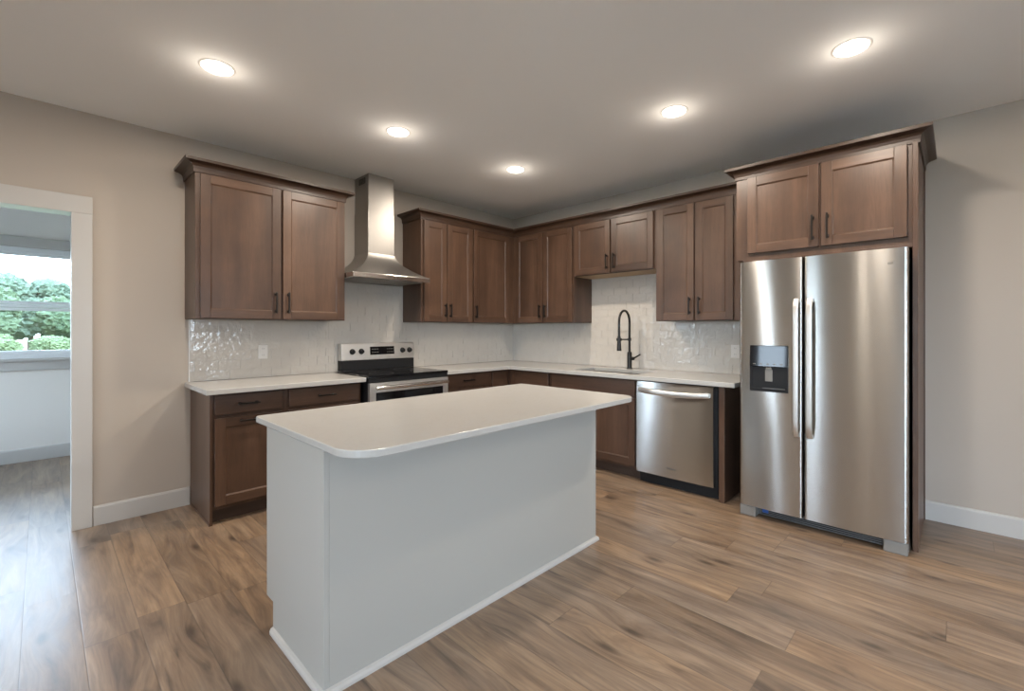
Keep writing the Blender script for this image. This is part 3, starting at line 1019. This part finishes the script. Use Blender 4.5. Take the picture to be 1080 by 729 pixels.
for (yy, dr_) in ((-3.412, dl), (-3.488, dg)):
    b = MB()
    rg = []
    for k in range(25):
        tt = k / 24
        z = 0.605 + tt * 0.905
        e = min(1.0, 8 * min(tt, 1 - tt))
        d0 = 0.800 + 0.036 * math.sqrt(max(0.0, e * (2 - e)))
        wd = 0.0165
        rg.append([P3('B', yy - wd, d0, z), P3('B', yy + wd, d0, z), P3('B', yy + wd, d0 + .010, z), P3('B', yy + wd * .55, d0 + .017, z), P3('B', yy - wd * .55, d0 + .017, z), P3('B', yy - wd, d0 + .010, z)])
    b.ring_loft(rg)
    for z in (0.605, 1.486):
        b.box(yy - .0155, yy + .0155, 0.785, 0.812, z, z + .024, 'B')
    b.build('handle', 'steel_satin', dr_, bevel=0.001, smooth=40)
# dispenser
dy0, dy1, dz0, dzm, dz1 = -3.362, -3.124, 0.884, 1.054, 1.200
b = MB()
b.hexa([P3('B', *q) for q in ((dy0, .785, dzm), (dy1, .785, dzm), (dy1, .812, dzm), (dy0, .812, dzm), (dy0, .785, dz1), (dy1, .785, dz1), (dy1, .802, dz1), (dy0, .802, dz1))])
dpo = b.build('dispenser_panel', 'blackglass', dl, bevel=0.004)
b = MB()
b.box(dy0, dy0 + .012, 0.790, 0.8040, dz0, dzm - .0005, 'B').box(dy1 - .012, dy1, 0.790, 0.8040, dz0, dzm - .0005, 'B').box(dy0 + .0122, dy1 - .0122, 0.790, 0.8040, dz0, dz0 + .02, 'B')
b.box(dy0 + .0122, dy1 - .0122, 0.7975, 0.8005, dz0 + .0202, dzm - .0005, 'B')
dco = b.build('dispenser_cavity', 'blackplastic', dl, bevel=0.001)
b = MB()
b.box(-3.268, -3.222, 0.8006, 0.806, 0.955, 1.035, 'B').box(-3.262, -3.228, 0.8006, 0.812, 1.035, 1.050, 'B')
b.build('paddle', 'greyplastic', dco, bevel=0.003)
b = MB()
b.box(dy0 + .02, dy1 - .08, 0.8006, 0.8085, dz0 + .021, dz0 + .026, 'B')
b.build('drip_tray', 'darkgrey', dco, bevel=0.001)
for k in range(5):
    MB().box(-3.33 + k * .042, -3.316 + k * .042, 0.8105, 0.8112, 1.070, 1.076, 'B').build('button', 'greyplastic', dpo, bevel=0)
text_mesh('Whirlpool', 0.026, 'B', -3.850, 0.7965, 1.698, 'badge', 'print_ink', dg)
b = MB().box(fy0 + .08, fy1 - .09, 0.655, 0.735, 0.012, 0.062, 'B')
gro = b.build('base_grille', 'darkgrey', r, bevel=0.002)
b = MB()
for k in range(3):
    b.box(fy0 + .12, fy1 - .13, 0.7352, 0.7375, 0.022 + k * .012, 0.027 + k * .012, 'B')
b.build('grille_slots', 'blackplastic', gro, bevel=0)
for (a, e) in ((fy0 + .002, fy0 + .115), (fy1 - .105, fy1 - .002)):
    b = MB().box(a, e, 0.640, 0.790, 0.0, 0.072, 'B')
    b.build('foot_cover', 'greyplastic', r, bevel=0.006)
b = MB().box(-3.225, -3.185, 0.7345, 0.7395, 0.030, 0.062, 'B')
b.build('water_filter_cap', 'ledblue', r, bevel=0.003)

# ================================================================ WALL CABINETS
UZ0, UZ1 = 1.386, 2.415
DU = 0.332
UG = 'wall cabinets of the kitchen'
def upper_carcass(r, W, s0, s1, z0, z1, D=DU, under='wood_v'):
    b = MB()
    b.box(s0, s1, 0.002, D, z0 + .004, z1, W)
    b.mi = 1
    b.box(s0 + .001, s1 - .001, 0.003, D - .02, z0 + .0005, z0 + .0038, W)
    b.mi = 0
    b.box(s0, s1, D - .0195, D, z0, z0 + .0038, W)
    b.build('cabinet_box', ['wood_v', under], r, bevel=0.001)

CROWN = [(0.0005, 2.408), (0.009, 2.408), (0.010, 2.430), (0.014, 2.448), (0.024, 2.460), (0.040, 2.467), (0.056, 2.471), (0.064, 2.474), (0.066, 2.492), (0.0005, 2.492)]

r = root('wall_cabinet', 'brown two-door wall cabinet at the far left, between the doorway and the hood', 'cabinet', (-2.945, -.17, UZ0), UG)
upper_carcass(r, 'A', -3.480, -2.408, UZ0, UZ1)
d = shaker(r, 'A', -3.452, -2.928, UZ0 + .006, 2.402, DU + .0005)
handle(d, 'A', -2.966, DU + .0215, 1.518, 0.165)
d = shaker(r, 'A', -2.912, -2.424, UZ0 + .006, 2.402, DU + .0005)
handle(d, 'A', -2.876, DU + .0215, 1.518, 0.165)
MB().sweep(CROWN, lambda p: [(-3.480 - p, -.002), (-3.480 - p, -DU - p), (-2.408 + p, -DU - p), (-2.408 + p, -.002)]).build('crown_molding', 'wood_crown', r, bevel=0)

r = root('wall_cabinet', 'brown two-door wall cabinet just right of the hood', 'cabinet', (-1.3, -.17, UZ0), UG)
upper_carcass(r, 'A', -1.632, -0.972, UZ0, UZ1)
d = shaker(r, 'A', -1.606, -1.328, UZ0 + .006, 2.402, DU + .0005)
handle(d, 'A', -1.352, DU + .0215, 1.505, 0.14)
d = shaker(r, 'A', -1.318, -0.985, UZ0 + .006, 2.402, DU + .0005)
handle(d, 'A', -1.288, DU + .0215, 1.505, 0.14)

r = root('corner_wall_cabinet', 'brown single-door wall cabinet on the back wall reaching into the corner', 'cabinet', (-.45, -.17, UZ0), UG)
upper_carcass(r, 'A', -0.9715, -0.002, UZ0, UZ1)
d = shaker(r, 'A', -0.965, -0.420, UZ0 + .006, 2.402, DU + .0005)
handle(d, 'A', -0.938, DU + .0215, 1.505, 0.14)

r = root('wall_cabinet', 'brown two-door wall cabinet on the right wall next to the corner', 'cabinet', (-.17, -.78, UZ0), UG)
upper_carcass(r, 'B', -1.232, -0.3325, UZ0, UZ1)
d = shaker(r, 'B', -0.806, -0.385, UZ0 + .006, 2.402, DU + .0005)
handle(d, 'B', -0.772, DU + .0215, 1.515, 0.145)
d = shaker(r, 'B', -1.222, -0.816, UZ0 + .006, 2.402, DU + .0005)
handle(d, 'B', -0.850, DU + .0215, 1.515, 0.145)

SZ0 = 1.868
r = root('wall_cabinet', 'short brown two-door wall cabinet above the sink and faucet', 'cabinet', (-.17, -1.7, SZ0), UG)
upper_carcass(r, 'B', -2.172, -1.233, SZ0, UZ1, under='maple')
d = shaker(r, 'B', -1.690, -1.255, SZ0 + .008, 2.402, DU + .0005)
handle(d, 'B', -1.655, DU + .0215, 1.985, 0.15)
d = shaker(r, 'B', -2.152, -1.703, SZ0 + .008, 2.402, DU + .0005)
handle(d, 'B', -1.738, DU + .0215, 1.985, 0.15)

r = root('wall_cabinet', 'tall brown two-door wall cabinet between the sink cabinet and the refrigerator', 'cabinet', (-.17, -2.55, UZ0), UG)
upper_carcass(r, 'B', -2.985, -2.173, UZ0, UZ1)
d = shaker(r, 'B', -2.532, -2.192, UZ0 + .006, 2.402, DU + .0005)
handle(d, 'B', -2.497, DU + .0215, 1.515, 0.15)
d = shaker(r, 'B', -2.858, -2.545, UZ0 + .006, 2.402, DU + .0005)
handle(d, 'B', -2.580, DU + .0215, 1.515, 0.15)

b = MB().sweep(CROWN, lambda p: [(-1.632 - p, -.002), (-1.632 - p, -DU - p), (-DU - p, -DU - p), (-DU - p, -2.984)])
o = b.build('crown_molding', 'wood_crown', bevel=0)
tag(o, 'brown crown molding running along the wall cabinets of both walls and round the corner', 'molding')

# refrigerator surround
FD = 0.662
r = root('refrigerator_cabinet', 'deep brown two-door cabinet above the refrigerator with a full-height side panel', 'cabinet', (-.33, -3.5, 1.8), UG)
b = MB()
b.box(-3.984, -2.988, 0.002, FD, 1.815, UZ1, 'B')
b.mi = 1
b.box(-3.983, -3.030, 0.01, FD - .03, 1.8115, 1.8148, 'B')
b.mi = 0
b.box(-3.984, -3.040, FD - .028, FD + .010, 1.797, 1.8148, 'B')
b.build('cabinet_box', ['wood_v', 'maple'], r, bevel=0.0015)
d = shaker(r, 'B', -3.512, -3.070, 1.860, 2.405, FD + .0005)
handle(d, 'B', -3.478, FD + .0215, 1.985, 0.165)
d = shaker(r, 'B', -3.960, -3.526, 1.860, 2.405, FD + .0005)
handle(d, 'B', -3.562, FD + .0215, 1.985, 0.165)
MB().box(-4.010, -3.9845, 0.002, FD + .012, 0, UZ1, 'B').build('side_panel', 'wood_v', r, bevel=0.0015)
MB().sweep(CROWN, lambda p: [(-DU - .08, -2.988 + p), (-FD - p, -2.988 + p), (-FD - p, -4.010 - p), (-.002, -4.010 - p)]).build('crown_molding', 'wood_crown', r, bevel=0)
MB().box(-4.0165, -4.0105, 0.0165, 0.032, 0, 2.405, 'B').build('scribe_strip', 'wood_v', r, bevel=0.001)

# ================================================================ TILE BACKSPLASH
def backsplash(W, regions, label, edge=None):
    rr = root('tile_backsplash', label, 'backsplash', P3(W, (regions[0][0] + regions[0][1]) / 2, 0, regions[0][2]))
    g = MB()
    for (a, e, z0, z1) in regions:
        g.box(a, e, 0.0005, 0.0035, z0, z1, W)
    g.build('grout', 'grout', rr, bevel=0)
    TW, TH, G = 0.152, 0.0762, 0.0012
    b = MB()
    rnd = random.Random(11 if W == 'A' else 23)
    for (a, e, z0, z1) in regions:
        nrow = int(math.ceil((z1 - z0) / TH))
        for i in range(nrow):
            zz = z0 + i * TH
            gi = round(zz / TH)
            st = math.floor((a - (TW / 2 if gi % 2 else 0)) / TW) * TW + (TW / 2 if gi % 2 else 0)
            s = st
            while s < e:
                p0, p1 = max(s + G, a), min(s + TW - G, e)
                q0, q1 = zz + G, min(zz + TH - G, z1)
                s += TW
                if p1 - p0 < .006 or q1 - q0 < .006:
                    continue
                t1 = rnd.gauss(0, .020) * (p1 - p0) / 2
                t2 = rnd.gauss(0, .020) * (q1 - q0) / 2
                base = 0.0072
                dd = [base - t1 - t2, base + t1 - t2, base + t1 + t2, base - t1 + t2]
                dd = [min(.0083, max(.0045, v)) for v in dd]
                b.hexa([P3(W, p0, .0036, q0), P3(W, p1, .0036, q0), P3(W, p1, .0036, q1), P3(W, p0, .0036, q1),
                        P3(W, p0, dd[0], q0), P3(W, p1, dd[1], q0), P3(W, p1, dd[2], q1), P3(W, p0, dd[3], q1)])
    b.build('tiles', 'tile', rr, bevel=0.0012)
    if edge:
        MB().box(edge - .008, edge, 0.0005, 0.0095, regions[0][2], regions[0][3], W).build('edge_trim', 'plate', rr, bevel=0.001)
    return rr
z0 = CT1 + .001
backsplash('A', [(-3.449, -2.4075, z0, 1.385), (-2.4070, -1.633, z0, 1.757), (-1.6325, -0.009, z0, 1.385)],
           'glossy white handmade tile backsplash on the back wall behind the range', edge=-3.4495)
backsplash('B', [(-2.986, -2.174, z0, 1.385), (-2.1735, -1.233, z0, 1.867), (-1.2325, -0.0005, z0, 1.385)],
           'glossy white tile backsplash on the right wall behind the faucet')

def outlet(W, s, z, label):
    rr = root('wall_outlet', label, 'outlet', P3(W, s, .0085, z), 'outlets on the backsplash')
    MB().box(s - .036, s + .036, 0.0085, 0.0135, z - .058, z + .058, W).build('cover_plate', 'plate', rr, bevel=0.003)
    for q in (-1, 1):
        so = MB().box(s - .016, s + .016, 0.0136, 0.0155, z + q * .026 - .014, z + q * .026 + .014, W).build('socket', 'plate', rr, bevel=0.004)
        sl = MB()
        for h in (-.006, .006):
            sl.box(s + h - .001, s + h + .001, 0.0154, 0.0158, z + q * .026 - .004, z + q * .026 + .006, W)
        sl.build('slot', 'darkgrey', so, bevel=0)
outlet('A', -2.952, 1.125, 'white wall outlet on the tile under the leftmost wall cabinet')
outlet('B', -2.760, 1.118, 'white wall outlet on the tile close to the refrigerator')

# ================================================================ RECESSED LIGHTS
def recessed(loc, label):
    rr = root('recessed_light', label, 'ceiling light', loc, 'recessed ceiling lights')
    c = Vector(loc)
    MB().lathe(c, [(0.0745, -.0005), (0.087, -.0005), (0.087, -.0015), (0.084, -.003), (0.078, -.0035), (0.0745, -.003)], 40).build('trim_ring', 'plate', rr, bevel=0, smooth=50)
    MB().lathe(c, [(0.001, -.0005), (0.074, -.0005), (0.074, -.006), (0.060, -.013), (0.038, -.018), (0.001, -.020)], 40).build('lens', 'lens', rr, bevel=0, smooth=50)
    ld = bpy.data.lights.new('lamp', 'AREA')
    ld.shape = 'DISK'
    ld.size = 0.13
    ld.energy = LAMP_WATT
    ld.color = LAMP_COLOR
    ld.spread = math.radians(180)
    lo = bpy.data.objects.new('lamp', ld)
    COL.objects.link(lo)
    lo.parent = rr
    lo.location = (0, 0, -.024)
    # added point lamp below the lens, brightens ceiling and upper walls
    gd = bpy.data.lights.new('fill_glow', 'POINT')
    gd.energy = FILL_GLOW_WATT
    gd.color = LAMP_COLOR
    gd.shadow_soft_size = 0.045
    go = bpy.data.objects.new('fill_glow', gd)
    COL.objects.link(go)
    go.parent = rr
    go.location = (0, 0, -.125)
    return rr

def copy_tree(o, parent=None):
    c = o.copy()
    COL.objects.link(c)
    c.parent = parent
    for chd in o.children:
        copy_tree(chd, c)
    return c

first = recessed((-3.552, -1.236, H), 'round recessed ceiling light at the upper left, nearest the doorway')
for loc, label in (((-2.434, -1.237, H), 'round recessed ceiling light in front of the hood'),
                   ((-1.294, -1.310, H), 'round recessed ceiling light nearest the room corner, smallest of the row'),
                   ((-1.351, -2.826, H), 'round recessed ceiling light above and left of the refrigerator cabinet'),
                   ((-1.374, -3.785, H), 'round recessed ceiling light at the upper right, in front of the refrigerator'),
                   ((-3.60, -6.50, H), 'round unseen recessed ceiling light added behind the viewpoint, middle'),  # this and the next: unseen lamps added for general room light
                   ((-1.37, -5.60, H), 'round unseen recessed ceiling light added behind the viewpoint, near the right wall'),
                   ((-5.80, -1.62, H), 'round unseen recessed ceiling light left of the frame, near the doorway wall'),  # unseen lamp, placed for the streak it reflects in the freezer door
                   ((-5.80, -3.25, H), 'round unseen recessed ceiling light left of the frame, near the left windows')):  # unseen lamp, placed for the streak in the right refrigerator door
    c = copy_tree(first)
    c.location = loc
    c['label'] = label

# ================================================================ TREES OUTSIDE
def tree(name, mat, seed, h, wd):
    rr = root(name, 'tree', 'tree', (0, 0, 0), 'trees outside the window')
    rnd = random.Random(seed)
    bm = bmesh.new()
    for k in range(16):
        cx = rnd.uniform(-.34, .34) * wd
        cy = rnd.uniform(-.34, .34) * wd
        cz = h * rnd.uniform(.38, .80)
        rad = wd * rnd.uniform(.16, .27) * (1.15 - .5 * (cz / h - .38))
        res = bmesh.ops.create_icosphere(bm, subdivisions=4, radius=rad)
        for v in res['verts']:
            n = v.co.normalized()
            k1 = noise.fractal(n * 4.5 + Vector((seed * 3.1 + k, 0, 0)), 0.75, 2.1, 6)
            v.co = v.co * (1 + .30 * k1)
            v.co.z *= .85
            v.co += Vector((cx, cy, cz))
    me = bpy.data.meshes.new('crown')
    bm.to_mesh(me)
    bm.free()
    me.materials.append(MAT[mat])
    o = bpy.data.objects.new('crown', me)
    COL.objects.link(o)
    o.parent = rr
    MB().tube([(0, 0, -.1), (.05, .02, h * .25), (0, .05, h * .55)], [h * .035, h * .026, h * .014], 10).build('trunk', 'bark', rr, bevel=0, smooth=60)
    return rr
T1 = tree('leafy_tree', 'leaf1', 3, 8.5, 8.0)
T2 = tree('leafy_tree', 'leaf2', 5, 9.5, 9.0)
T3 = tree('leafy_bush', 'leaf3', 9, 4.2, 5.0)
spots = [(T1, -8.2, 52, 0.72, 'bushy green tree beyond the window, leftmost in the left half of the panes'),
         (T1, -2.0, 54, 0.66, 'bushy green tree beyond the window, beside the door casing'),
         (T1, -16.0, 50, 0.85, 'bushy green tree beyond the window frame on the left'),
         (T1, 6.0, 50, 0.80, 'bushy green tree hidden right of the door casing'),
         (T2, -5.0, 66, 0.86, 'blue-green tree standing farthest back in the middle of the window'),
         (T2, -15.5, 80, 1.10, 'tall blue-green tree far back at the left window edge'),
         (T2, 5.0, 82, 0.95, 'blue-green tree far back at the right window edge'),
         (T2, 17.0, 80, 1.05, 'blue-green tree far back, well right of the window'),
         (T3, -6.4, 41, 0.50, 'light green bush at the lower left of the window view'),
         (T3, -3.2, 43, 0.46, 'light green bush at the lower right of the window view'),
         (T3, -12.5, 38, 0.75, 'light green bush left of the window view')]
used = set()
for i, (src, x, y, sc, label) in enumerate(spots):
    c = src if src.name not in used else copy_tree(src)
    used.add(src.name)
    c.location = (x, y, -0.9)
    c.rotation_euler = (0, 0, i * 1.3)
    c.scale = (sc, sc, sc)
    c['label'] = label
